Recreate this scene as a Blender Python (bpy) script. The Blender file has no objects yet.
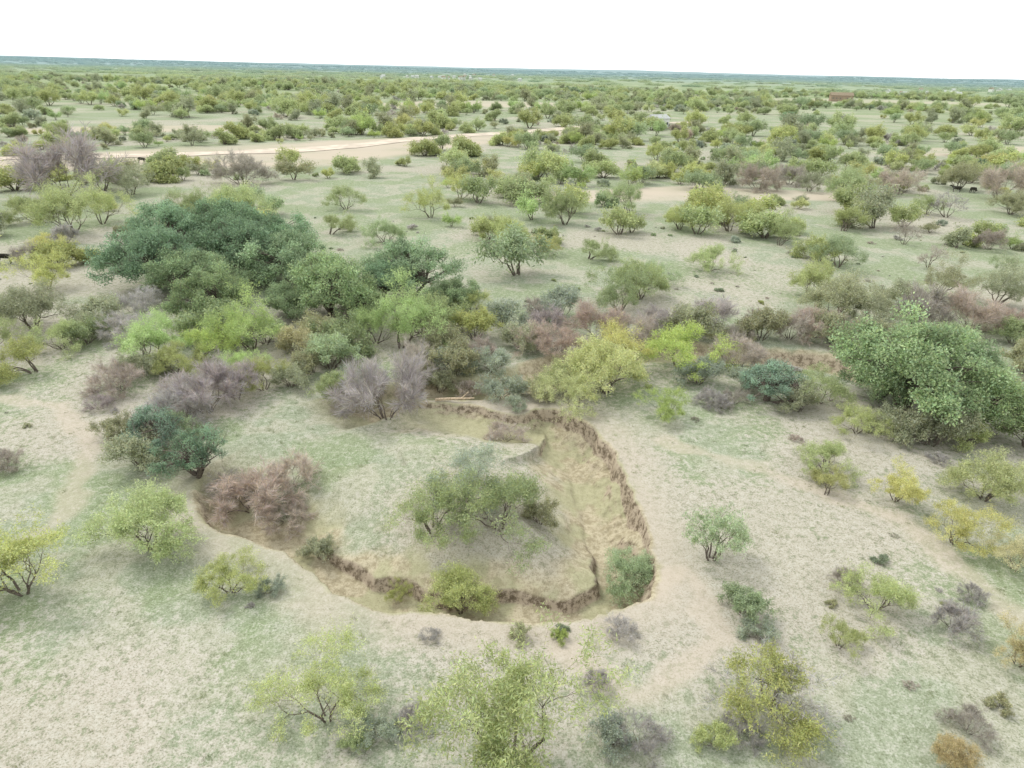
import bpy, math, random
import numpy as np
from mathutils import Matrix, Vector
random.seed(7)
RNG=np.random.default_rng(7)
scene=bpy.context.scene
scene.view_settings.view_transform='Standard'
scene.view_settings.look='None'
scene.view_settings.exposure=0

# ------------------------------------------------------------------ camera
CAM=np.array([0,0,25.0]); FPX=683.0
P=math.radians(24.7); A=math.radians(1.34)
Hh=np.array([1,0,0.]); F=np.array([0,math.cos(P),-math.sin(P)]); U0=np.array([0,math.sin(P),math.cos(P)])
R=math.cos(A)*Hh+math.sin(A)*U0; U=-math.sin(A)*Hh+math.cos(A)*U0
cd=bpy.data.cameras.new('camera'); cam=bpy.data.objects.new('camera',cd); scene.collection.objects.link(cam)
cd.sensor_width=36; cd.lens=FPX*36/1024; cd.clip_start=0.5; cd.clip_end=30000
cam.matrix_world=Matrix(((R[0],U[0],-F[0],CAM[0]),(R[1],U[1],-F[1],CAM[1]),(R[2],U[2],-F[2],CAM[2]),(0,0,0,1)))
scene.camera=cam

def survey0(px,py,z=0.0):
    d=F*FPX+(px-512)*R+(384-py)*U
    t=(z-CAM[2])/d[2]
    return CAM+d*t
def proj(x,y,z=0):
    v=np.stack([x-CAM[0],y-CAM[1],np.zeros_like(x)+z-CAM[2]],-1)
    dep=v@F
    return 512+FPX*(v@R)/dep, 384-FPX*(v@U)/dep, dep

# ------------------------------------------------------------------ noise
def _h(ix,iy,s):
    h=(ix*374761393+iy*668265263+s*974634777)&0xffffffff
    h=((h^(h>>13))*1274126177)&0xffffffff
    return ((h^(h>>16))&0xffff)/65535.0
def vn(x,y,s=0):
    x=np.asarray(x,float);y=np.asarray(y,float)
    fx=np.floor(x);fy=np.floor(y);ix=fx.astype(np.int64);iy=fy.astype(np.int64)
    u=x-fx;v=y-fy;u=u*u*(3-2*u);v=v*v*(3-2*v)
    a=_h(ix,iy,s);b=_h(ix+1,iy,s);c=_h(ix,iy+1,s);d=_h(ix+1,iy+1,s)
    return (a*(1-u)+b*u)*(1-v)+(c*(1-u)+d*u)*v
def fbm(x,y,s=0,o=4):
    r=0;a=0.5;t=0
    for i in range(o):
        r=r+a*vn(x,y,s+i*17);t+=a;a*=0.5;x=x*2.03+3.1;y=y*2.03+1.7
    return r/t
def ss(x,a,b):
    t=np.clip((x-a)/(b-a),0,1);return t*t*(3-2*t)

# ------------------------------------------------------------------ gully outline
rim_px=[(430,403,.8,.8),(480,408,1.0,.9),(515,414,1.2,1.1),(545,409,1.7,1.4),(583,421,2.0,1.7),(614,450,2.2,1.9),(630,485,2.2,1.8),(644,520,2.1,1.6),
 (653,560,1.9,1.1),(645,598,1.8,.8),(590,616,1.8,.55),(520,618,1.8,.5),(430,615,1.8,.5),(360,604,1.8,.5),(318,580,1.8,.5),(282,550,1.6,.6),(235,535,1.5,.7),
 (200,512,1.3,.9),(203,475,0.8,1.2),(250,440,0.25,2),(320,416,0.0,2),(385,404,0.4,1.2)]
rp=np.array([[*survey0(a,b)[:2],c,d] for a,b,c,d in rim_px])
def catmull(pts,closed,n=5):
    out=[];N=len(pts)
    rg=range(N) if closed else range(N-1)
    for i in rg:
        if closed: p0,p1,p2,p3=pts[i-1],pts[i],pts[(i+1)%N],pts[(i+2)%N]
        else: p0,p1,p2,p3=pts[max(i-1,0)],pts[i],pts[i+1],pts[min(i+2,N-1)]
        for k in range(n):
            t=k/n
            out.append(0.5*((2*p1)+(-p0+p2)*t+(2*p0-5*p1+4*p2-p3)*t*t+(-p0+3*p1-3*p2+p3)*t**3))
    if not closed: out.append(pts[-1])
    return np.array(out)
RIM=catmull(rp,True,4)
def poly_dist(x,y,pts,closed):
    best=np.full(x.shape,1e9);at=[np.zeros(x.shape) for _ in range(pts.shape[1]-2)]
    N=len(pts);inside=np.zeros(x.shape,bool)
    for i in range(N if closed else N-1):
        a=pts[i];b=pts[(i+1)%N]
        dx,dy=b[0]-a[0],b[1]-a[1]
        t=np.clip(((x-a[0])*dx+(y-a[1])*dy)/(dx*dx+dy*dy+1e-9),0,1)
        d=np.hypot(x-a[0]-t*dx,y-a[1]-t*dy)
        m=d<best;best=np.where(m,d,best)
        for k in range(len(at)): at[k]=np.where(m,a[2+k]+(b[2+k]-a[2+k])*t,at[k])
        if closed:
            c=((a[1]>y)!=(b[1]>y))&(x<(b[0]-a[0])*(y-a[1])/((b[1]-a[1])+1e-12)+a[0])
            inside^=c
    return best,at,inside
cr=np.array([[*survey0(a,b)[:2],c] for a,b,c in [(300,425,0.0),(380,398,1.2),(440,386,1.4),(500,384,1.2),(560,368,1.2),(640,350,1.4),(715,352,1.5),(790,358,1.8),(850,368,1.7),(930,392,1.2),(1030,392,2.0),(1150,400,2.0)]])
CREEK=catmull(cr,False,4)

def terrain(x,y):
    x=np.asarray(x,float);y=np.asarray(y,float)
    shp=x.shape;x=x.ravel();y=y.ravel()
    dist=np.hypot(x,y)
    fn=1-ss(dist,90,220)
    z=0.55*(fbm(x/22,y/22,3,3)-0.5)+fn*(0.25*(fbm(x/5,y/5,9,3)-0.5)+0.11*(fbm(x/0.9,y/0.9,21,4)-0.5))
    z=z+ss(dist,250,900)*3.0*(vn(x/260,y/260,5)-0.5)*2
    z=z+ss(dist,2500,8500)*(20+34*fbm(x/1500,y/1500,77,3))
    bare=np.zeros(x.shape);halo=np.zeros(x.shape)
    m=np.where((np.abs(x+1)<26)&(y>16)&(y<66))[0]
    if len(m):
        xx,yy=x[m],y[m]
        wx=xx+1.3*(fbm(xx/3.2,yy/3.2,31,3)-0.5)+0.42*(fbm(xx/0.8,yy/0.8,32,4)-0.5)
        wy=yy+1.3*(fbm(xx/3.2,yy/3.2,33,3)-0.5)+0.42*(fbm(xx/0.8,yy/0.8,34,4)-0.5)
        d,(D,W),ins=poly_dist(wx,wy,RIM,True)
        t=np.where(ins,d,-d)
        s1=.25+.6*fbm(xx/1.9,yy/1.9,44,2)
        steep=s1*ss(t,-0.03,0.22*W)+(1-s1)*ss(t,0.2*W,W)
        near=1-ss(yy,31,35)
        fl=W+0.8+0.9*fbm(xx/3,yy/3,40,3)+near*.8
        cut=.08+.5*near*(.6+.5*fbm(xx/2.2,yy/2.2,47,2))
        up=cut*ss(t,fl,fl+0.5)+(1-cut)*ss(t,fl+0.1,fl+5.6)
        prof=-D*steep+D*up*0.96
        rough=np.clip(steep-up,0,1)
        wallz=ss(t,0,.2)*(1-ss(t,W*.8,W+.5))
        prof=prof+rough*(.12+.5*wallz)*(fbm(xx/0.45,yy/0.45,51,4)-0.5)*np.clip(D/2,0,1)+rough*.25*(fbm(xx/1.8,yy/1.8,52,3)-.5)
        prof=prof+0.5*np.clip(1-((t-9)/6)**2,0,1)*(t>3)*ss(D,0,1)
        z[m]+=prof
        k=ss(D,0.15,1.0)
        nz=1.6*(fbm(xx/1.8,yy/1.8,61,4)-0.5)
        bare[m]=np.maximum(bare[m],k*ss(t+nz*.3,-0.3,0.0)*(1-.9*ss(t+nz*2.6,fl+.6,fl+3.4)))
        halo[m]=k*ss(t+nz,-3.5,-0.3)*(1-ss(t,0,0.3))
    m=np.where((y>36)&(y<90)&(np.abs(x)<95))[0]
    if len(m):
        xx,yy=x[m],y[m]
        wx=xx+1.6*(fbm(xx/4,yy/4,131,3)-0.5);wy=yy+1.6*(fbm(xx/4,yy/4,133,3)-0.5)
        d,(D,),_=poly_dist(wx,wy,CREEK,False)
        pr=1-ss(d,1.1,2.8)
        z[m]-=D*pr
        bare[m]=np.maximum(bare[m],ss(D,.2,1)*(1-ss(d+(fbm(xx,yy,63,2)-.5),2.4,3.2)))
    return z.reshape(shp),bare.reshape(shp),halo.reshape(shp)
def hz(x,y): return float(terrain(np.array([x]),np.array([y]))[0][0])
def survey(px,py):
    z=0.0
    for _ in range(4):
        p=survey0(px,py,z); z=hz(p[0],p[1])
    return p[0],p[1],z

# ------------------------------------------------------------------ node helpers
class NT:
    def __init__(s,mat):
        mat.use_nodes=True;s.t=mat.node_tree;s.t.nodes.clear()
    def n(s,ty,**k):
        nd=s.t.nodes.new(ty)
        for a,b in k.items():
            if a=='inp':
                for i,v in b.items():
                    if isinstance(v,bpy.types.NodeSocket): s.t.links.new(v,nd.inputs[i])
                    else: nd.inputs[i].default_value=v
            else: setattr(nd,a,b)
        return nd
    def math(s,op,a,b=0.0,c=None,clamp=False):
        d={0:a,1:b}
        if c is not None:d[2]=c
        return s.n('ShaderNodeMath',operation=op,use_clamp=clamp,inp=d).outputs[0]
    def mix(s,f,a,b,bt='MIX'):
        return s.n('ShaderNodeMix',data_type='RGBA',blend_type=bt,inp={0:f,6:a,7:b}).outputs[2]
    def noise(s,vec,sc,det=4,rough=.6,dist=0):
        return s.n('ShaderNodeTexNoise',inp={'Vector':vec,'Scale':sc,'Detail':det,'Roughness':rough,'Distortion':dist}).outputs[0]
    def mr(s,v,a,b,c=0.0,d=1.0):
        return s.n('ShaderNodeMapRange',interpolation_type='SMOOTHSTEP',inp={0:v,1:a,2:b,3:c,4:d}).outputs[0]
def distance(nt):
    pos=nt.n('ShaderNodeNewGeometry').outputs['Position']
    return nt.n('ShaderNodeVectorMath',operation='LENGTH',inp={0:pos}).outputs['Value']
def haze_tint(nt,col,gain=1.0,k=1900.0):  # aerial haze painted into the surface colour by distance from world origin
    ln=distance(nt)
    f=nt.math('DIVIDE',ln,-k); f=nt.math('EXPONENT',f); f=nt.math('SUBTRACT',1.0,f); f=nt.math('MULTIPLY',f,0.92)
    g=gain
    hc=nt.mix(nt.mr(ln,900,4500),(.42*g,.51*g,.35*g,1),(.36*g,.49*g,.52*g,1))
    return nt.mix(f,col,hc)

# ------------------------------------------------------------------ ground material
def ground_mat():
    m=bpy.data.materials.new('ground_soil_and_dry_grass');nt=NT(m)
    g=nt.n('ShaderNodeNewGeometry');pos=g.outputs['Position']
    at=nt.n('ShaderNodeAttribute',attribute_name='mask')
    sp=nt.n('ShaderNodeSeparateColor',inp={0:at.outputs['Color']})
    bare,pale,halo=sp.outputs[0],sp.outputs[1],sp.outputs[2]
    a2=nt.n('ShaderNodeAttribute',attribute_name='patch')
    s2=nt.n('ShaderNodeSeparateColor',inp={0:a2.outputs['Color']})
    n_big,n_g,n_mid=s2.outputs[0],s2.outputs[1],s2.outputs[2]
    n_f=nt.noise(pos,2.2,5,.8);n_ff=nt.noise(pos,10,3,.85)
    sage=(0.265,0.30,0.205,1);straw=(0.345,0.345,0.26,1);soil=(0.41,0.37,0.31,1);green=(0.21,0.265,0.14,1)
    c=nt.mix(nt.mr(n_mid,.44,.62),sage,straw)
    c=nt.mix(nt.math('MULTIPLY',nt.mr(n_g,.45,.58),.85),c,green)
    c=nt.mix(nt.math('MULTIPLY',nt.mr(nt.math('ADD',nt.math('MULTIPLY',n_big,.6),nt.math('MULTIPLY',n_f,.4)),.51,.60),.85),c,soil)
    c=nt.mix(nt.math('MULTIPLY',nt.mr(n_f,.50,.60),.45),c,(0.46,0.45,0.385,1))
    c=nt.mix(nt.math('MULTIPLY',nt.mr(n_f,.48,.40),.5),c,(0.165,0.19,0.11,1))
    c=nt.mix(nt.math('MULTIPLY',nt.mr(n_ff,.52,.66),.75),c,(0.11,0.12,0.07,1))
    c=nt.mix(nt.math('MULTIPLY',nt.mr(n_ff,.47,.36),.45),c,(0.54,0.53,0.465,1))
    c=nt.mix(nt.math('MULTIPLY',halo,.5),c,(0.43,0.375,0.30,1))
    c=nt.mix(nt.math('MULTIPLY',pale,.9,clamp=True),c,(0.48,0.41,0.33,1))
    sand=nt.mix(nt.mr(n_f,.40,.58),(0.30,0.26,0.17,1),(0.46,0.41,0.29,1))
    sand=nt.mix(nt.math('MULTIPLY',nt.mr(n_mid,.46,.6),.65),sand,(0.34,0.345,0.205,1))
    sand=nt.mix(nt.math('MULTIPLY',nt.mr(n_ff,.5,.66),.5),sand,(0.17,0.14,0.09,1))
    c=nt.mix(bare,c,sand)
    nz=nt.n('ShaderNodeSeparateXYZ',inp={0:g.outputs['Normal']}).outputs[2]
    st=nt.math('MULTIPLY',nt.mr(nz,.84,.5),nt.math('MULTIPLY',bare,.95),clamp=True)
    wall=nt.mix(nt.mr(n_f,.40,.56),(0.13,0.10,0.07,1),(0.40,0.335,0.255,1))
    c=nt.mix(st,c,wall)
    ln=distance(nt)
    c=nt.mix(nt.math('MULTIPLY',nt.math('MULTIPLY',nt.mr(ln,250,1100),.88),nt.math('SUBTRACT',1.0,nt.math('MULTIPLY',pale,.9),clamp=True)),c,nt.mix(nt.mr(n_big,.47,.62),(0.19,0.24,0.10,1),(0.33,0.35,0.20,1)))
    c=haze_tint(nt,c,.68)
    d=nt.n('ShaderNodeBsdfDiffuse',inp={'Color':c})
    o=nt.n('ShaderNodeOutputMaterial',inp={0:d.outputs[0]})
    return m
def simple_mat(name,col,var=.25,scale=3,rough=.85,hzz=True):
    m=bpy.data.materials.new(name);nt=NT(m)
    pos=nt.n('ShaderNodeNewGeometry').outputs['Position']
    n=nt.noise(pos,scale,2,.7)
    a=tuple(x*(1-var) for x in col)+(1,);b=tuple(min(1,x*(1+var)) for x in col)+(1,)
    c=nt.mix(nt.mr(n,.3,.7),a,b)
    if hzz:c=haze_tint(nt,c,.8,3500)
    p=nt.n('ShaderNodeBsdfDiffuse' if rough>.5 else 'ShaderNodeBsdfPrincipled',inp={0:c})
    nt.n('ShaderNodeOutputMaterial',inp={0:p.outputs[0]})
    return m
def leaf_mat(name='foliage',colr=None,trans=.35):
    m=bpy.data.materials.new(name);nt=NT(m)
    oi=nt.n('ShaderNodeObjectInfo');at=nt.n('ShaderNodeAttribute',attribute_name='tint')
    c=nt.mix(1.0,oi.outputs['Color'] if colr is None else (*colr,1),at.outputs['Color'],'MULTIPLY')
    hv=nt.n('ShaderNodeHueSaturation',inp={'Hue':nt.mr(oi.outputs['Random'],0,1,.485,.515),'Saturation':nt.mr(oi.outputs['Random'],0,1,1.03,.82),
        'Value':nt.mr(nt.math('FRACT',nt.math('MULTIPLY',oi.outputs['Random'],7.3)),0,1,.86,1.14),'Color':c})
    c=haze_tint(nt,hv.outputs[0])
    d=nt.n('ShaderNodeBsdfDiffuse',inp={'Color':c})
    t=nt.n('ShaderNodeBsdfTranslucent',inp={'Color':c})
    mx=nt.n('ShaderNodeMixShader',inp={0:trans,1:d.outputs[0],2:t.outputs[0]})
    nt.n('ShaderNodeOutputMaterial',inp={0:mx.outputs[0]})
    return m
M_G=ground_mat();M_BARK=simple_mat('bark',(0.15,0.125,0.105),.35,8);M_LEAF=leaf_mat()

# ------------------------------------------------------------------ ground sheet
def lines(c0,c1,fine,mid1,midstep,outer,ratio,neg=True):
    a=list(np.arange(c0,c1,fine));x=a[-1]
    while x<mid1[1]: x+=midstep;a.append(x)
    s=midstep
    while x<outer: s*=ratio;x+=s;a.append(x)
    b=[];x=c0
    while x>mid1[0]: x-=midstep;b.append(x)
    s=midstep
    if neg:
        while x>-outer: s*=ratio;x-=s;b.append(x)
    return np.array(b[::-1]+a)
xs=lines(-16,14,.11,(-55,55),.33,9800,1.08)
ya=list(np.arange(22,54,.11));y=ya[-1]
while y<92:y+=.33;ya.append(y)
while y<300:y+=1.1;ya.append(y)
s=1.2
while y<10500:s*=1.05;y+=s;ya.append(y)
yb=[];y=22
while y>12:y-=.3;yb.append(y)
s=.5
while y>-600:s*=1.15;y-=s;yb.append(y)
ys=np.array(yb[::-1]+ya)
X,Y=np.meshgrid(xs,ys)
Z,BA,HA=terrain(X,Y)
def wl(l): return np.array([[*survey0(a,b)[:2],w] for a,b,w in l])
CLEAR=[wl([(-40,163,10),(60,161,22),(200,156,32),(330,151,30),(420,142,22),(520,134,15),(615,127,15)]),
       wl([(400,107,30),(480,105,55),(560,106,40),(620,107,20)]),
       wl([(680,99,40),(780,101,80),(880,103,80),(1000,108,50)]),
       wl([(-20,131,12),(90,130,16),(190,128,16),(260,127,10)]),
       wl([(560,198,7),(700,192,10),(830,196,8)]),
       wl([(900,153,10),(960,151,14),(1040,150,12)])]
def clear_mask(x,y,soft=1.0):
    r=np.zeros(np.shape(x))
    for c in CLEAR:
        d,(w,),_=poly_dist(x,y,c,False)
        w=w*(.7+.6*fbm(x/30,y/30,88,3))
        r=np.maximum(r,1-ss(d,w*.75,w*1.1))
    return r
PL=np.zeros(X.shape);mm=(Y>90)&(Y<1500)&(np.abs(X)<1400)
PL[mm]=clear_mask(X[mm],Y[mm])*np.clip(.3+1.2*fbm(X[mm]/25,Y[mm]/12,99,3),0,1)
for tr in [wl([(-20,395,.5),(60,405,.5),(95,445,.6),(60,520,.5),(-20,560,.5)]),wl([(655,590,.6),(690,570,.5),(720,640,.5),(640,700,.5),(560,650,.6)]),wl([(655,440,.5),(760,470,.5),(900,520,.6),(1040,640,.5)])]:
    m=(Y>15)&(Y<70)&(np.abs(X)<60)
    d,(w,),_=poly_dist(X[m],Y[m],tr,False)
    PL[m]=np.maximum(PL[m],.5*(1-ss(d+1.6*(fbm(X[m]/1.5,Y[m]/1.5,5,3)-.5),w*.4,w*2.2)))
ny,nx=X.shape
co=np.stack([X.ravel(),Y.ravel(),Z.ravel()],-1)
idx=np.arange(nx*ny).reshape(ny,nx)
q=np.stack([idx[:-1,:-1],idx[:-1,1:],idx[1:,1:],idx[1:,:-1]],-1).reshape(-1,4)
def addcol(me,attr,tint):
    a=me.color_attributes.new(attr,'FLOAT_COLOR','POINT')
    t=np.ones((len(me.vertices),4),np.float32);t[:,:3]=tint
    a.data.foreach_set('color',t.ravel())
def mkmesh(name,co,q,mats=(),midx=None,smooth=False,tint=None,attr='tint'):
    me=bpy.data.meshes.new(name)
    me.vertices.add(len(co));me.vertices.foreach_set('co',np.ascontiguousarray(co,dtype=np.float32).ravel())
    n=len(q);me.loops.add(n*4);me.loops.foreach_set('vertex_index',np.ascontiguousarray(q,dtype=np.int32).ravel())
    me.polygons.add(n);me.polygons.foreach_set('loop_start',np.arange(0,n*4,4,dtype=np.int32))
    for m in mats: me.materials.append(m)
    if midx is not None: me.polygons.foreach_set('material_index',midx.astype(np.int32))
    me.polygons.foreach_set('use_smooth',np.full(n,smooth))
    if tint is not None: addcol(me,attr,tint)
    me.update(calc_edges=True);return me
gm=mkmesh('ground',co,q,[M_G],smooth=True,tint=np.stack([BA.ravel(),PL.ravel(),HA.ravel()],-1),attr='mask')
xr,yr=X.ravel(),Y.ravel()
addcol(gm,'patch',np.stack([fbm(xr/16,yr/16,301,5),fbm(xr/6,yr/6,311,6),fbm(xr/2.4,yr/2.4,321,4)],-1))
ground=bpy.data.objects.new('ground',gm);scene.collection.objects.link(ground)

# ------------------------------------------------------------------ plants
def unit(v): return v/(np.linalg.norm(v,axis=-1,keepdims=True)+1e-9)
def tube(segs,sides):
    S=np.array(segs);p0,p1,r0,r1=S[:,0:3],S[:,3:6],S[:,6],S[:,7]
    d=unit(p1-p0);ref=np.where(np.abs(d[:,2:3])>.9,np.array([[1.,0,0]]),np.array([[0,0,1.]]))
    a=unit(np.cross(d,ref));b=np.cross(d,a);vs=[]
    for k in range(sides):
        an=2*math.pi*k/sides;o=a*math.cos(an)+b*math.sin(an)
        vs.append(p0+o*r0[:,None]);vs.append(p1+o*r1[:,None])
    V=np.stack(vs,1);n=len(S);base=(np.arange(n)*sides*2)[:,None]
    Q=[]
    for k in range(sides):
        j=(k+1)%sides;Q.append(np.concatenate([base+2*k,base+2*j,base+2*j+1,base+2*k+1],1))
    return V.reshape(-1,3),np.stack(Q,1).reshape(-1,4)
def leaves(pos,dr,L,W,rng):
    n=len(pos);dr=unit(dr);s=unit(np.cross(dr,rng.normal(size=(n,3))))
    m=pos+dr*(L*.45)[:,None]
    V=np.stack([pos,m+s*(W*.5)[:,None],pos+dr*L[:,None],m-s*(W*.5)[:,None]],1).reshape(-1,3)
    return V,np.arange(n*4).reshape(-1,4)
def assemble(name,segs,LV,tint,rng):
    tv=[];tq=[];off=0;mi=[];tt=[]
    S=np.array(segs);big=S[S[:,6]>.02];sm=S[S[:,6]<=.02]
    for part,sd in ((big,5),(sm,3)):
        if len(part):
            v,qq=tube(part,sd);tv.append(v);tq.append(qq+off);off+=len(v);mi.append(np.zeros(len(qq)));tt.append(np.ones((len(v),3)))
    v,qq=LV
    tv.append(v);tq.append(qq+off);mi.append(np.ones(len(qq)));tt.append(np.repeat(tint,4,0))
    co=np.concatenate(tv);me=mkmesh(name,co,np.concatenate(tq),[M_BARK,M_LEAF],np.concatenate(mi),False,np.concatenate(tt))
    r=np.hypot(v[:,0],v[:,1]);me['W']=float(np.percentile(r,92)*2.08);me['H']=float(np.percentile(v[:,2],99))
    return me
def gen(name,seed,stems=4,ang=(25,55),L0=1.3,levels=4,shrink=.78,r0=.07,leafn=9,ll=(.09,.16),lw=.3,up=.1,wild=.75,mode='leaf',side=.6,lean=0.0,droop=.25,fuzz=.06):
    rng=np.random.default_rng(seed);segs=[];tw=[]
    def grow(p,d,L,r,lev):
        n=3 if lev<3 else 2;ct=rng.uniform(.74,1.18)
        for i in range(n):
            d=unit(d+rng.normal(size=3)*.19+np.array([0,0,up if lev<2 else up*.1]))
            qn=p+d*L/n;rr=r*(1-.12)
            if qn[2]<.1:qn[2]=.1+rng.uniform(0,.1)
            segs.append([*p,*qn,r,rr]);
            if lev>=levels-1: tw.append([*p,*qn,ct])
            p=qn;r=rr
            if lev>=1 and rng.random()<side:
                dd=unit(d+rng.normal(size=3)*.9);e=p+dd*L*rng.uniform(.3,.7)
                segs.append([*p,*e,r*.4,r*.2]);tw.append([*p,*e,ct*rng.uniform(.85,1.1)])
        if lev<levels:
            for k in range(2 if rng.random()<.5 else 3):
                v=rng.normal(size=3);v-=d*v.dot(d);v=unit(v)*wild*rng.uniform(.6,1.3)
                nd=unit(d+v)
                if nd[2]<-.25:nd[2]*=-.3
                grow(p,nd,L*shrink*rng.uniform(.75,1.2),r*.64,lev+1)
    off=rng.uniform(0,6.28)
    for s_ in range(stems):
        az=off+6.283*s_/stems+rng.uniform(-.4,.4);el=math.radians(rng.uniform(*ang))
        d=np.array([math.cos(az)*math.sin(el)+lean,math.sin(az)*math.sin(el),math.cos(el)])
        grow(np.array([math.cos(az)*.1,math.sin(az)*.1,-.15]),unit(d),L0*rng.uniform(.8,1.2),r0*rng.uniform(.7,1.1),0)
    T=np.array(tw);n=leafn;m=len(T)
    t=rng.random((m,n,1));pos=(T[:,None,0:3]*(1-t)+T[:,None,3:6]*t).reshape(-1,3)
    td=np.repeat(unit(T[:,3:6]-T[:,0:3])[:,None],n,1).reshape(-1,3)
    N=len(pos)
    if mode=='leaf':
        pos=pos+rng.normal(size=(N,3))*fuzz
        dr=td*.5+rng.normal(size=(N,3))*.8+np.array([0,0,-droop])
        L=rng.uniform(*ll,N);Wd=L*lw
    else:
        dr=td*1.3+rng.normal(size=(N,3))*.6+np.array([0,0,.15]);L=rng.uniform(*ll,N);Wd=np.full(N,lw)
    ct=np.repeat(T[:,6][:,None],n,1).reshape(-1)
    v=ct*rng.uniform(.8,1.2,N)
    tint=np.stack([v*rng.uniform(.9,1.07,N),v,v*rng.uniform(.85,1.25,N)],-1)
    me=assemble(name,segs,leaves(pos,dr,L,Wd,rng),tint,rng);print(name,N,round(me['W'],2),round(me['H'],2));return me
def gen_oak(name,seed,wid=9,hei=6,lobes=90,per=420,ls=.2,low=.12):
    rng=np.random.default_rng(seed);segs=[];C=[];Rr=[]
    for i in range(lobes):
        az=rng.uniform(0,6.283);u=rng.uniform(-.35,1)
        amp=1+.25*math.sin(az*2+seed)+.16*math.sin(az*5+seed*2)
        sh=math.sqrt(max(0,1-min(abs(u),1)**2.2))*rng.uniform(.7,1.1)
        f=.84 if rng.random()<.82 else .5
        zc=hei*(.5+.42*u*rng.uniform(.8,1.1)*amp**.5)
        C.append([math.cos(az)*sh*wid/2*f*amp,math.sin(az)*sh*wid/2*f*amp,max(zc,hei*low)]);Rr.append(rng.uniform(.4,1.05)*wid/9)
    C=np.array(C);Rr=np.array(Rr)
    for k in range(3):
        b=np.array([rng.normal()*.15,rng.normal()*.15,-.2]);hub=np.array([rng.normal()*.8,rng.normal()*.8,hei*.3])
        segs.append([*b,*hub,.22,.15])
        for c in C[k::3]:
            mid=(hub+c)/2+rng.normal(size=3)*.3+np.array([0,0,.1])
            segs.append([*hub,*mid,.08,.05]);segs.append([*mid,*c,.05,.02])
            for _ in range(3):
                segs.append([*c,*(c+rng.normal(size=3)*.5),.018,.008])
    pos=[];dr=[];tn=[]
    for c,r in zip(C,Rr):
        n=int(per*max(r,.5)**1.8*1.2);d=unit(rng.normal(size=(n,3)));rad=np.abs(rng.normal(size=n)*.25+.72)*r
        k=rng.integers(0,9,n);sub=unit(rng.normal(size=(9,3)))*r*.5
        pos.append(c+sub[k]+d*(rad*.7)[:,None]*np.array([1.1,1.1,.75]));dr.append(d*.5+rng.normal(size=(n,3))*.7)
        tn.append(rng.uniform(.7,1.2)*rng.uniform(.82,1.18,9)[k])
    pos=np.concatenate(pos);dr=np.concatenate(dr);v=np.concatenate(tn);N=len(pos)
    k=pos[:,2]>.1;pos=pos[k];dr=dr[k];v=v[k];N=len(pos)
    v=v*rng.uniform(.75,1.25,N);tint=np.stack([v*rng.uniform(.9,1.1,N),v,v*rng.uniform(.85,1.15,N)],-1)
    L=rng.uniform(.7,1.2,N)*ls;print(name,N)
    return assemble(name,segs,leaves(pos,dr,L,L*.5,rng),tint,rng)
PR={}
PR['M']=[gen('mesquite_mesh',11+i*7,stems=[5,4,6,4,5,4,5,6][i],ang=[(20,60),(10,55),(30,68),(10,50),(30,70),(20,60),(15,65),(5,55)][i],L0=[.95,1.0,.9,1.05,.95,1.0,1.1,.9][i],levels=5,shrink=.8,
   leafn=8,ll=(.08,.17),lw=.24,lean=[0,.12,-.1,.15,0,-.15,.1,0][i],wild=[.8,.95,.75,.9,.85,.9,1.0,.85][i],side=.5,up=.1,fuzz=.1) for i in range(8)]
PR['F']=[gen('scrub_mesquite_mesh',61+i*7,stems=[5,4,6,5,3,4,7][i],ang=[(15,62),(10,50),(30,72),(15,62),(5,50),(30,70),(10,60)][i],L0=[1.05,1.2,.9,1.05,1.3,1.1,.8][i],levels=3,shrink=.8,leafn=12,ll=(.18,.34),lw=.34,wild=[.85,1,.8,.85,1.1,.9,.8][i],side=.8,fuzz=.2,r0=.08,lean=[0,.2,0,-.2,.3,-.3,0][i]) for i in range(7)]
PR['T']=[gen('sparse_mesquite_mesh',211+i*7,stems=6,ang=(8,42),L0=.95,levels=4,leafn=7,side=.7,wild=.6,up=.2) for i in range(2)]
PR['S']=[gen('shrub_mesh',311+i*5,stems=9,ang=(10,75),L0=.6,levels=3,r0=.03,leafn=11,ll=(.08,.15),lw=.32,up=.12,side=.9,wild=.8,fuzz=.08) for i in range(4)]
PR['s']=[gen('small_shrub_mesh',331+i*5,stems=7,ang=(10,80),L0=.6,levels=2,r0=.03,leafn=12,ll=(.14,.26),lw=.3,up=.08,side=.9,wild=.9) for i in range(3)]
PR['B']=[gen('bare_shrub_mesh',411+i*5,stems=10,ang=(8,72),L0=.75,levels=3,r0=.026,leafn=9,ll=(.22,.45),lw=.015,up=.08,side=.8,mode='twig',wild=.6) for i in range(3)]
PR['b']=[gen('small_bare_shrub_mesh',431+i*5,stems=8,ang=(8,78),L0=.75,levels=2,r0=.028,leafn=9,ll=(.3,.6),lw=.028,up=.05,side=.8,mode='twig',wild=.6) for i in range(2)]
PR['D']=[gen('bare_tree_mesh',511+i*5,stems=4,ang=(10,60),L0=1.0,levels=4,r0=.06,leafn=4,ll=(.2,.4),lw=.02,side=.6,mode='twig') for i in range(2)]
PR['O']=[gen_oak('live_oak_mesh',601+i*3,9,[5.8,5.2,6.2][i]) for i in range(3)]
PR['J']=[gen_oak('juniper_mesh',651+i*3,5,[3.6,3.2][i],60,700,.12,.05) for i in range(2)]
NAME={'M':'mesquite_tree','T':'sparse_mesquite_tree','S':'leafy_shrub','B':'bare_twig_shrub','D':'bare_mesquite_tree','O':'live_oak_tree','J':'juniper_bush'}
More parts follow.
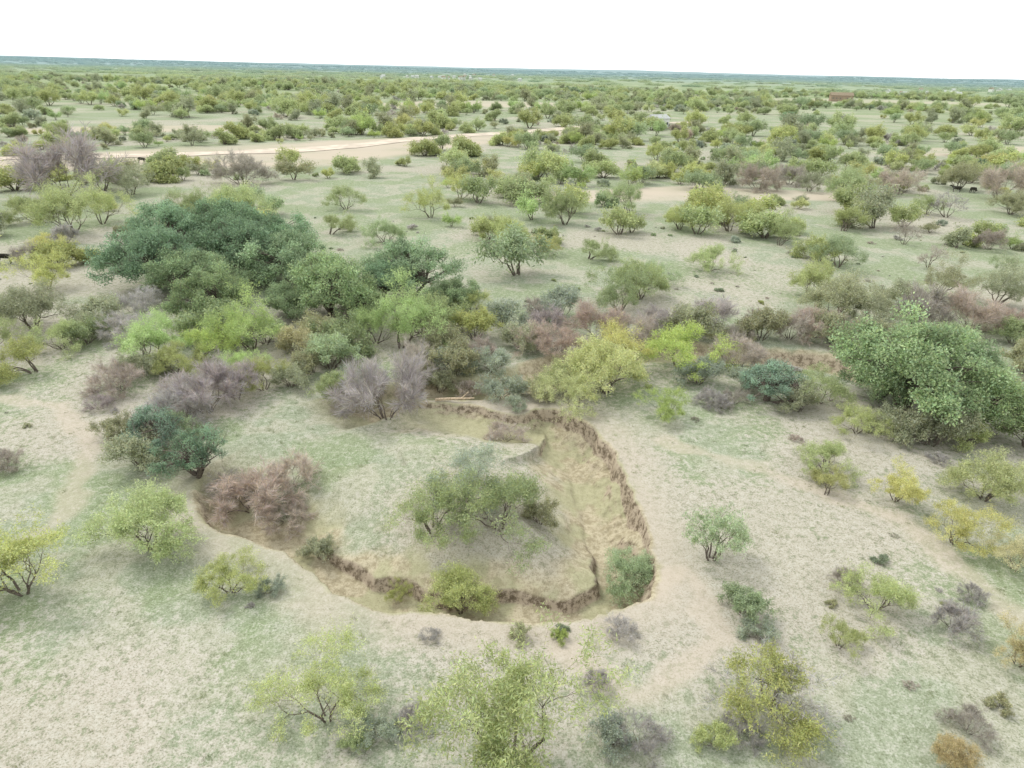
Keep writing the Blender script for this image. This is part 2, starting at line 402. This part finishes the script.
C_={'YG':(.50,.55,.22),'G':(.41,.49,.24),'BG':(.47,.59,.20),'OL':(.44,.45,.26),'GG':(.42,.47,.34),'DG':(.25,.37,.20),'TG':(.29,.42,.28),'OK':(.33,.44,.23),'BR':(.50,.44,.36),
    'RU':(.52,.43,.34),'TN':(.62,.53,.42),'OR':(.58,.51,.26),'GY':(.51,.48,.43),'Y':(.58,.59,.24),'PU':(.52,.46,.42)}
HP=[]
cnt=0
def plant(px,py,w,ty,col,hs=1.0,v=None):
    global cnt;cnt+=1
    x,y,z=survey(px,py)
    dep=y*F[1]+(z-25)*F[2]
    me=PR[ty][(cnt if v is None else v)%len(PR[ty])]
    wm=w*dep/FPX;s=wm/me['W']
    ob=bpy.data.objects.new(NAME[ty],me);scene.collection.objects.link(ob)
    y+=wm*.08
    ob.location=(x,y,hz(x,y)-.04*s);ob.rotation_euler=(0,0,random.uniform(0,6.28));ob.scale=(s,s,s*hs)
    ob.color=(*C_[col],1);HP.append((x,y,wm/2))
L=[
(325,728,135,'M','YG',1,6),(515,772,180,'M','YG',1.1,0),(775,705,145,'M','YG',1,1),(770,712,120,'D','GY',.6),(840,650,50,'M','YG'),(150,553,95,'M','YG',1,7),(18,598,115,'M','YG',1,0),(228,596,75,'M','YG',1.0,2),
(272,594,30,'S','GG'),(460,612,66,'M','YG',1.1,7),(432,540,118,'M','G',1.0,6),(500,535,120,'M','G',1,2),(465,505,100,'M','GG',1,4),(540,525,45,'S','OL'),(628,592,60,'M','G'),(712,563,68,'T','G'),
(618,637,38,'B','GY'),(880,615,82,'M','YG',1,2),(848,588,30,'B','BR'),(745,618,50,'S','G'),(760,640,40,'S','GG'),(958,548,85,'M','Y'),(988,503,75,'M','Y'),(897,503,52,'M','Y'),(828,497,58,'M','Y'),(825,472,62,'M','YG'),
(1018,573,60,'M','OR'),(955,632,45,'B','GY'),(975,600,30,'B','GY'),(970,735,48,'B','BR'),(955,770,50,'M','OR'),(1020,668,60,'M','OR'),(375,738,48,'S','GG'),(412,728,35,'B','GY'),(355,750,30,'S','G'),
(640,748,58,'B','GY'),(598,690,30,'B','GY'),(560,640,20,'S','BG'),(520,640,25,'S','OL'),(715,748,40,'S','YG'),(740,735,50,'B','GY'),(430,640,22,'B','GY'),(610,745,50,'S','GG'),(820,735,50,'D','GY',.5),
(665,420,52,'M','BG'),(575,412,75,'M','Y'),(605,395,85,'M','Y'),(620,375,70,'M','Y'),(560,390,60,'S','Y'),(680,372,92,'M','BG'),(770,403,62,'J','TG'),(745,390,35,'S','GG'),(820,405,60,'M','YG'),(858,435,62,'M','YG'),(800,412,45,'S','OL'),
(908,418,155,'O','OK'),(975,432,95,'O','OK'),(880,400,90,'O','OK'),(940,400,100,'O','OK'),(935,447,70,'S','OL'),(900,440,60,'S','OL'),(965,445,50,'S','YG'),(710,405,32,'B','GY'),(700,385,45,'S','GG'),(500,398,52,'S','GG'),(492,375,45,'S','GG'),(515,410,25,'S','GG'),
(385,422,115,'B','PU',1.1,2),(350,408,50,'B','BR'),(335,405,45,'S','YG'),(205,415,95,'B','PU'),(180,420,70,'B','GY'),(235,400,60,'B','PU'),(155,455,70,'J','TG'),(195,478,72,'J','TG',1,0),(140,470,62,'S','OL'),(120,440,50,'S','OL'),(170,440,50,'S','G'),
(250,515,85,'B','TN',.7),(285,525,60,'B','TN',.7),(230,500,60,'B','BR',.7),(290,490,50,'B','TN'),(320,560,40,'S','OL'),(505,440,45,'B','BR',.8),(400,600,32,'M','YG'),(120,392,60,'B','BR'),(100,410,30,'B','PU'),
(155,365,70,'M','BG'),(195,362,85,'M','BG'),(175,375,60,'M','YG'),(250,352,85,'M','BG'),(262,392,62,'M','YG'),(240,378,50,'M','BG'),(300,355,55,'S','OR'),(310,375,50,'S','OL'),(330,370,60,'S','G'),(345,350,70,'S','G'),(290,388,45,'S','OL'),
(400,350,95,'M','BG'),(375,345,70,'M','BG'),(420,335,70,'M','G'),(455,375,62,'S','OL'),(440,355,50,'S','OL'),(475,340,50,'S','YG'),(360,390,50,'S','GG'),(415,390,45,'B','BR'),
(440,395,40,'S','OL'),(470,398,34,'B','BR'),(535,398,40,'S','OL'),(450,385,45,'S','GG'),(410,410,34,'B','BR'),
(210,340,60,'S','G'),(140,375,50,'S','OL'),(265,345,50,'S','G'),(320,345,50,'S','OL'),(480,365,50,'B','BR'),(440,330,60,'S','G'),(520,350,50,'S','OL'),(505,330,50,'S','GG'),
(155,290,90,'O','DG'),(195,300,85,'O','OK'),(215,325,85,'O','OK'),(240,280,90,'O','DG'),(285,285,90,'O','OK'),(170,268,95,'O','DG'),(330,318,95,'O','OK'),(290,320,65,'O','OK'),(410,300,90,'O','OK'),(385,305,65,'O','DG'),(450,315,60,'O','OK'),(360,325,65,'O','OK'),(225,265,95,'O','DG'),(270,265,85,'O','DG'),
(130,340,55,'B','GY'),(140,315,50,'B','GY'),(100,330,50,'S','OL'),(30,375,90,'M','YG'),(60,350,60,'M','YG'),(-10,360,70,'M','YG'),(3,470,45,'B','BR'),(45,290,60,'M','YG'),(85,345,50,'S','G'),(30,330,70,'M','OL'),
(70,235,70,'M','YG'),(35,225,60,'M','YG'),(45,255,40,'M','Y'),(100,225,60,'M','YG'),(60,200,90,'B','PU'),(130,195,50,'M','OL'),(240,185,60,'B','BR'),(235,225,60,'M','YG'),(195,220,45,'M','YG'),(330,235,50,'M','YG'),(385,245,50,'M','G'),(430,218,50,'M','YG'),
(345,210,45,'M','YG'),(460,200,40,'M','YG'),(490,240,45,'S','YG'),(510,245,40,'M','YG'),(565,225,50,'M','G'),(590,260,52,'M','YG'),(545,255,40,'M','Y'),(630,215,55,'M','G'),(470,315,45,'M','YG'),
(620,312,72,'M','G'),(655,285,50,'M','G'),(640,300,60,'M','G'),(560,318,48,'S','GG'),(535,320,30,'B','BR'),(710,272,52,'M','YG'),(780,246,45,'M','G'),(840,268,60,'M','G'),(820,262,50,'S','YG'),(870,325,60,'M','OL'),(840,320,70,'M','OL'),(815,300,55,'M','YG'),
(560,355,50,'B','RU'),(600,345,60,'B','RU'),(635,340,55,'B','BR'),(535,352,55,'B','RU'),(545,335,40,'B','PU'),(660,345,50,'B','PU'),(740,368,60,'B','BR'),(715,330,50,'B','PU'),(740,345,40,'B','BR'),(810,355,60,'B','RU'),(790,340,40,'B','BR'),(835,345,50,'S','OL'),(850,365,50,'B','RU'),
(970,335,62,'B','RU'),(1005,330,50,'B','RU'),(1000,305,60,'M','OL'),(920,330,60,'B','BR'),(900,310,50,'S','OL'),(940,300,60,'M','OL'),(1015,345,40,'S','G'),(730,232,55,'M','YG'),(740,215,40,'M','G'),(680,230,35,'M','YG'),(850,203,50,'M','G'),(845,232,60,'M','YG'),
(905,245,32,'D','BR'),(930,268,32,'D','BR'),(928,215,35,'M','G'),(948,218,35,'D','GY'),(1010,275,36,'M','G'),(1012,215,35,'M','OL'),(990,250,30,'B','BR'),(760,190,50,'B','RU'),(900,195,50,'B','RU'),(1000,200,50,'B','RU'),(790,185,40,'B','BR'),(700,190,40,'S','G'),(810,192,40,'M','OL'),
(960,190,40,'M','OL'),(120,270,40,'B','GY'),(25,265,30,'B','BR'),(760,325,30,'B','BR'),(1030,450,60,'S','G'),(1025,380,50,'S','OL'),(720,410,30,'B','GY'),(735,405,30,'B','BR'),(690,340,60,'S','OL'),(760,350,50,'S','OL'),(880,345,60,'S','OL'),(950,350,50,'S','G'),
]
for l in L: plant(*l)
hp=np.array(HP)

_lm={};_mc={}
def coloured(me,key):
    if (me.name,key) not in _mc:
        if key not in _lm:_lm[key]=leaf_mat('foliage_'+key,C_[key])
        m2=me.copy();m2.materials[1]=_lm[key];_mc[(me.name,key)]=m2
    return _mc[(me.name,key)]
def field(name,pts,protos):
    root=bpy.data.objects.new(name,None);scene.collection.objects.link(root)
    tot=0
    for gi,(me,key,hs) in enumerate(protos):
        P_=pts[gi]
        if len(P_)==0:continue
        P_=np.array(P_);x,y,w=P_[:,0],P_[:,1],P_[:,2];tot+=len(x)
        z=terrain(x,y)[0]-.03
        s=w/me['W'];a=RNG.uniform(0,6.283,len(x))
        ca,sa=np.cos(a)*s/2,np.sin(a)*s/2
        V=np.stack([np.stack([x+u*ca-v*sa,y+u*sa+v*ca,z],-1) for u,v in((-1,-1),(1,-1),(1,1),(-1,1))],1).reshape(-1,3)
        im=mkmesh(name+'_points',V,np.arange(len(V)).reshape(-1,4))
        par=bpy.data.objects.new('placement_%d'%gi,im);scene.collection.objects.link(par);par.parent=root
        par.instance_type='FACES';par.use_instance_faces_scale=True;par.instance_faces_scale=1.0
        par.show_instancer_for_render=False;par.show_instancer_for_viewport=False
        ch=bpy.data.objects.new('plant_%d'%gi,coloured(me,key));scene.collection.objects.link(ch);ch.parent=par
        ch.scale=(1,1,hs)
    print(name,tot);return root
def protos(l): return [(PR[t][v%len(PR[t])],c,hs) for t,v,c,hs in l]
def jit_grid(sp,x0,x1,y0,y1,rng):
    gx,gy=np.meshgrid(np.arange(x0,x1,sp),np.arange(y0,y1,sp))
    gx=gx+rng.uniform(-.48,.48,gx.shape)*sp;gy=gy+rng.uniform(-.48,.48,gy.shape)*sp
    return gx.ravel(),gy.ravel()
K_T=[('F',0,'YG',1),('F',1,'G',1),('F',2,'YG',.9),('F',3,'OL',1),('F',4,'OL',.9),('F',5,'Y',1),('s',0,'OL',1),('s',1,'G',1),('b',0,'RU',1),('b',1,'PU',1),('b',0,'GY',1),('F',6,'YG',.85),('s',2,'GG',1),('F',4,'BG',1),('J',0,'DG',1)]
W_T=np.array([20,12,15,8,7,7,5,5,2,3,2,13,4,7,1.]);W_T/=W_T.sum()
rg=np.random.default_rng(5)
def add(x,y,wlo,whi,probs,groups):
    k=rg.choice(len(probs),len(x),p=probs)
    w=wlo+(whi-wlo)*rg.beta(1.1,1.6,len(x))
    for i in range(len(x)): groups[k[i]].append((x[i],y[i],w[i]*(.6 if K_T[k[i]][0] in 'sb' else 1)))
def ok_hand(x,y,m=1.0):
    d=np.sqrt((x[:,None]-hp[None,:,0])**2+(y[:,None]-hp[None,:,1])**2)-hp[None,:,2]
    return d.min(1)>m
groups=[[] for _ in K_T]
x,y=jit_grid(6.5,-330,330,85,300,rg)
dist=np.hypot(x,y);den=fbm(x/30,y/30,200,4);pr=np.clip(.10+2.6*(den-.49)+.48*ss(dist,150,230)+.28*ss(-x,10,90),.02,.9)
k=(rg.random(len(x))<pr)&(np.abs(x)<.95*y+20)&ok_hand(x,y,1)
k[k]=clear_mask(x[k],y[k])<.4
add(x[k],y[k],2.4,9.5,W_T,groups)
x,y=jit_grid(9,-110,110,-10,88,rg);px,py,dp=proj(x,y)
k=((px<-80)|(px>1104)|(py>1050)|(dp<2))&(rg.random(len(x))<.45)&ok_hand(x,y,2)
add(x[k],y[k],3.5,6,W_T,groups)
field('mesquite_scrub',groups,protos(K_T))
groups=[[] for _ in K_T]
x,y=jit_grid(13.5,-1000,1000,295,1100,rg);den=fbm(x/130,y/80,210,4)
k=(rg.random(len(x))<np.clip(.58+3.0*(den-.48),.05,1))&(np.abs(x)<.9*y+20)
k[k]=clear_mask(x[k],y[k])<.3
add(x[k],y[k],5,14,W_T,groups)
field('distant_mesquite_woodland',groups,protos(K_T))
def gen_thicket(seed):
    rng=np.random.default_rng(seed);pos=[];tn=[]
    for i in range(26):
        c=np.array([rng.normal()*9,rng.normal()*9,rng.uniform(1.0,2.2)]);n=60
        pos.append(c+rng.normal(size=(n,3))*np.array([2.2,2.2,.9]));tn.append(np.full(n,rng.uniform(.7,1.25)))
    pos=np.concatenate(pos);pos[:,2]=np.abs(pos[:,2]);v=np.concatenate(tn);N=len(pos)
    L_=rng.uniform(1.,1.7,N)
    return assemble('thicket_mesh',[[0,0,0,0,0,2,.2,.1]],leaves(pos,rng.normal(size=(N,3)),L_,L_*.7,rng),np.stack([v]*3,-1),rng)
PR['K']=[gen_thicket(900),gen_thicket(901)]
K_F=[('K',0,'G',1),('K',1,'YG',1),('K',0,'OL',1),('K',1,'DG',1)]
groups=[[] for _ in K_F]
x,y=jit_grid(52,-5200,5200,1050,5600,rg);den=fbm(x/700,y/350,220,3)
k=(rg.random(len(x))<np.clip(.5+2.2*(den-.47),.05,1))&(np.abs(x)<.9*y)
x=x[k];y=y[k];kk=rg.choice(4,len(x),p=[.4,.35,.15,.1])
for i in range(len(x)): groups[kk[i]].append((x[i],y[i],rg.uniform(32,55)))
field('far_brush_forest',groups,protos(K_F))

C_['ST']=(.52,.50,.38);C_['SG']=(.38,.44,.27);C_['DS']=(.30,.34,.20)
K_S=[('s',0,'SG',.7),('s',1,'OL',.8),('s',2,'G',.8),('b',0,'GY',.7),('b',1,'BR',.7),('s',0,'YG',.8),('b',1,'ST',.6)]
groups=[[] for _ in K_S]
x,y=jit_grid(2.0,-110,110,12,130,rg);px,py,dp=proj(x,y)
den=fbm(x/9,y/9,230,3);k=(rg.random(len(x))<np.clip(.07+1.1*(den-.5),0.03,.4)*(1-.6*ss(y,60,110)))&(np.abs(x)<.9*y+25)&ok_hand(x,y,-.3)
x=x[k];y=y[k]
_,b_,_=terrain(x,y);k=b_<.3;x=x[k];y=y[k]
kk=rg.choice(len(K_S),len(x),p=[.22,.1,.08,.24,.12,.1,.14])
for i in range(len(x)): groups[kk[i]].append((x[i],y[i],rg.gamma(2.5,.2)+.2))
field('low_brush',groups,protos(K_S))

def gen_grass(seed,n=110,wid=.9,h=(.1,.26),lw=.016):
    rng=np.random.default_rng(seed);c=rng.normal(size=(14,2))*wid*.4;ci=rng.integers(0,14,n)
    pos=np.zeros((n,3));pos[:,:2]=c[ci]+rng.normal(size=(n,2))*.05;pos[:,2]=.0
    dr=rng.normal(size=(n,3))*.5;dr[:,2]=np.abs(dr[:,2])+.5
    v=rng.uniform(.7,1.25,n)
    return assemble('grass_mesh_%d'%seed,[[0,0,-.05,0,0,0,.004,.002]],leaves(pos,dr,rng.uniform(*h,n),np.full(n,lw),rng),np.stack([v,v,v*.9],-1),rng)
PR['R']=[gen_grass(1),gen_grass(2,lw=.022),gen_grass(3,140,1.2)]
K_R=[('R',0,'ST',1),('R',1,'SG',1),('R',2,'ST',1),('R',2,'SG',1),('R',1,'DS',1)]
groups=[[] for _ in K_R]
x,y=jit_grid(.85,-60,60,13,70,rg);den=fbm(x/4,y/4,240,4)
k=(rg.random(len(x))<np.clip(.4+2.6*(den-.5),.03,.9))&(np.abs(x)<.8*y+12)
x=x[k];y=y[k];_,b_,_=terrain(x,y);k=b_<.6;x=x[k];y=y[k]
kk=rg.choice(len(K_R),len(x),p=[.12,.25,.13,.25,.25])
for i in range(len(x)): groups[kk[i]].append((x[i],y[i],rg.uniform(.6,1.2)))
field('dry_grass',groups,protos(K_R))

# ------------------------------------------------------------------ dirt road
M_ROAD=simple_mat('caliche_road',(.55,.475,.39),.18,.15)
def strip(name,pxs,w,mat,lift=.12):
    pts=catmull(np.array([[*survey0(a,b)[:2]] for a,b in pxs]),False,14)
    t=unit(np.gradient(pts,axis=0));nrm=np.stack([-t[:,1],t[:,0]],-1);V=[];n=5
    for j in range(n):
        u=(j/(n-1)-.5)*w
        wob=fbm(pts[:,:1]/9,pts[:,1:]/9+j*3.1,400,3)
        q_=pts+nrm*u*(.55+.9*wob);V.append(np.concatenate([q_,(terrain(q_[:,0],q_[:,1])[0]+lift)[:,None]],1))
    V=np.stack(V,1);m=len(pts);idx=np.arange(m*n).reshape(m,n)
    Q=np.stack([idx[:-1,:-1],idx[1:,:-1],idx[1:,1:],idx[:-1,1:]],-1).reshape(-1,4)
    me=mkmesh(name,V.reshape(-1,3),Q,[mat],smooth=True);ob=bpy.data.objects.new(name,me);scene.collection.objects.link(ob)
strip('dirt_road',[(-60,161),(80,157),(200,154),(330,148),(420,139),(520,132),(615,125),(700,123)],10,M_ROAD)

# ------------------------------------------------------------------ buildings
M_W=simple_mat('white_siding',(.72,.72,.7),.05,1);M_RF=simple_mat('metal_roof',(.42,.43,.43),.1,1);M_BR=simple_mat('brown_roof',(.22,.15,.11),.2,1)
M_GL=simple_mat('window_glass',(.04,.05,.06),.1,1,.1);M_DR=simple_mat('door_paint',(.2,.12,.08),.1,1)
def box(name,par,c,s,mat):
    x,y,z=s[0]/2,s[1]/2,s[2]/2
    V=[(c[0]+i*x,c[1]+j*y,c[2]+k*z) for i in(-1,1) for j in(-1,1) for k in(-1,1)]
    me=bpy.data.meshes.new(name);me.from_pydata(V,[],[(0,1,3,2),(4,6,7,5),(0,4,5,1),(2,3,7,6),(0,2,6,4),(1,5,7,3)]);me.materials.append(mat)
    ob=bpy.data.objects.new(name,me);scene.collection.objects.link(ob);ob.parent=par;return ob
def house(name,px,py,w,d,h,roofm,wallm,rot=.2):
    x,y,z=survey0(px,py);z=hz(x,y)
    e=bpy.data.objects.new(name,None);scene.collection.objects.link(e);e.location=(x,y,z);e.rotation_euler=(0,0,rot)
    box('walls',e,(0,0,h/2-.2),(w,d,h+.4),wallm)
    o=.5;rh=d*.25;V=[(-w/2-o,-d/2-o,h+.003),(w/2+o,-d/2-o,h+.003),(w/2+o,d/2+o,h+.003),(-w/2-o,d/2+o,h+.003),(-w/2-o,0,h+rh),(w/2+o,0,h+rh)]
    me=bpy.data.meshes.new('roof');me.from_pydata(V,[],[(0,1,5,4),(2,3,4,5),(0,4,3),(1,2,5),(0,3,2,1)]);me.materials.append(roofm)
    r=bpy.data.objects.new('roof',me);scene.collection.objects.link(r);r.parent=e
    n=max(2,min(6,int(w/3)))
    for i in range(n):
        xx=-w/2+w*(i+.5)/n
        if i==n//2: box('door',e,(xx,-d/2-.02,1.05),(1,.08,2.1),M_DR)
        else: box('window_%d'%i,e,(xx,-d/2-.02,h*.55),(1.2,.08,1.1),M_GL)
    return e
house('white_farmhouse',657,129,9,7,5,M_RF,M_W,.5)
house('farm_barn',840,103,22,12,6,M_BR,simple_mat('barn_wood',(.3,.2,.15),.2,1),-.2)
house('white_shed',905,98,14,9,5,M_RF,M_W,.3)
town=bpy.data.objects.new('distant_town',None);scene.collection.objects.link(town)
for i in range(36):
    if i<24: px=random.gauss(440,30);py=random.uniform(77.5,81)
    else: px=random.uniform(880,1040);py=random.uniform(92,97)
    dd=np.hypot(*survey0(px,py)[:2]);wd=random.uniform(1.2,3)*dd/FPX
    e=house('town_building',px,py,wd,12,random.uniform(5,8),M_RF if i%3 else M_BR,M_W,random.uniform(-.5,.5));e.parent=town

# ------------------------------------------------------------------ cattle
M_COW=simple_mat('black_hide',(.03,.025,.022),.3,4,.9)
def cow(px,py,rot,graze):
    hd=(1.35,0,.55) if graze else (1.45,0,1.5)
    v=[(-.75,0,1.15,.28),(-.3,0,1.08,.36),(.25,0,1.08,.37),(.7,0,1.15,.30),(1.0,0,1.15 if graze else 1.35,.19),(*hd,.15),(hd[0]+.32,0,hd[2]-.14,.09)]
    e=[(0,1),(1,2),(2,3),(3,4),(4,5),(5,6)]
    for sy in(-.2,.2):
        b=len(v);v+=[(.62,sy,.8,.13),(.66,sy,.45,.075),(.62,sy,.22,.055),(.66,sy,.03,.06)];e+=[(3,b),(b,b+1),(b+1,b+2),(b+2,b+3)]
        b=len(v);v+=[(-.68,sy,.85,.16),(-.6,sy,.62,.1),(-.8,sy,.42,.065),(-.76,sy,.03,.06)];e+=[(0,b),(b,b+1),(b+1,b+2),(b+2,b+3)]
        b=len(v);v+=[(hd[0]-.02,sy*.95,hd[2]+.1,.04)];e+=[(5,b)]
    b=len(v);v+=[(-1.03,0,1.15,.04),(-1.12,0,.5,.03)];e+=[(0,b),(b,b+1)]
    me=bpy.data.meshes.new('black_cow');me.from_pydata([q_[:3] for q_ in v],e,[]);me.materials.append(M_COW)
    ob=bpy.data.objects.new('black_cow',me);scene.collection.objects.link(ob)
    sk=ob.modifiers.new('skin','SKIN')
    for i,q_ in enumerate(v): me.skin_vertices[0].data[i].radius=(q_[3],q_[3])
    me.skin_vertices[0].data[1].use_root=True
    ob.modifiers.new('sub','SUBSURF').render_levels=1
    x,y,z=survey(px,py);ob.location=(x,y,z);ob.rotation_euler=(0,0,rot)
cow(6,264,.3,True);cow(956,192,2.8,False);cow(972,193,.4,True);cow(142,163,.1,True)

# ------------------------------------------------------------------ fallen log on the gully edge
M_LOG=simple_mat('weathered_wood',(.5,.4,.28),.3,6)
x,y,z=survey(455,412)
sg=[[-1.6,0,.15,-.5,.1,.22,.13,.11],[-.5,.1,.22,.6,0,.3,.11,.09],[.6,0,.3,1.6,.2,.28,.09,.05],[.5,0,.3,1.1,.5,.7,.05,.02],[-.3,.1,.25,.2,-.5,.45,.04,.015]]
v_,q_=tube(sg,8);me=mkmesh('fallen_log',v_,q_,[M_LOG],smooth=True);ob=bpy.data.objects.new('fallen_log',me);scene.collection.objects.link(ob);ob.location=(x,y,z+.05)

# ------------------------------------------------------------------ light
w=bpy.data.worlds.new('World');scene.world=w;w.use_nodes=True;t=w.node_tree;t.nodes.clear()
sky=t.nodes.new('ShaderNodeTexSky');sky.sky_type='NISHITA';sky.sun_disc=False
EL,AZ=52,-55
sky.sun_elevation=math.radians(EL);sky.sun_rotation=math.radians(AZ);sky.dust_density=4
mx=t.nodes.new('ShaderNodeMix');mx.data_type='RGBA';mx.inputs[0].default_value=.88;mx.inputs[7].default_value=(15.7,16.0,16.4,1)
bg=t.nodes.new('ShaderNodeBackground');bg.inputs[1].default_value=.1;o=t.nodes.new('ShaderNodeOutputWorld')
t.links.new(sky.outputs[0],mx.inputs[6]);t.links.new(mx.outputs[2],bg.inputs[0]);t.links.new(bg.outputs[0],o.inputs[0])
sl=bpy.data.lights.new('sun','SUN');sl.energy=2.0;sl.angle=math.radians(18);sl.color=(1,.96,.9)
so=bpy.data.objects.new('sun',sl);scene.collection.objects.link(so)
e=math.radians(EL);a=math.radians(AZ)
dv=Vector((math.sin(a)*math.cos(e),math.cos(a)*math.cos(e),math.sin(e)))
so.rotation_euler=dv.to_track_quat('Z','Y').to_euler()
print('objects',len(bpy.data.objects))
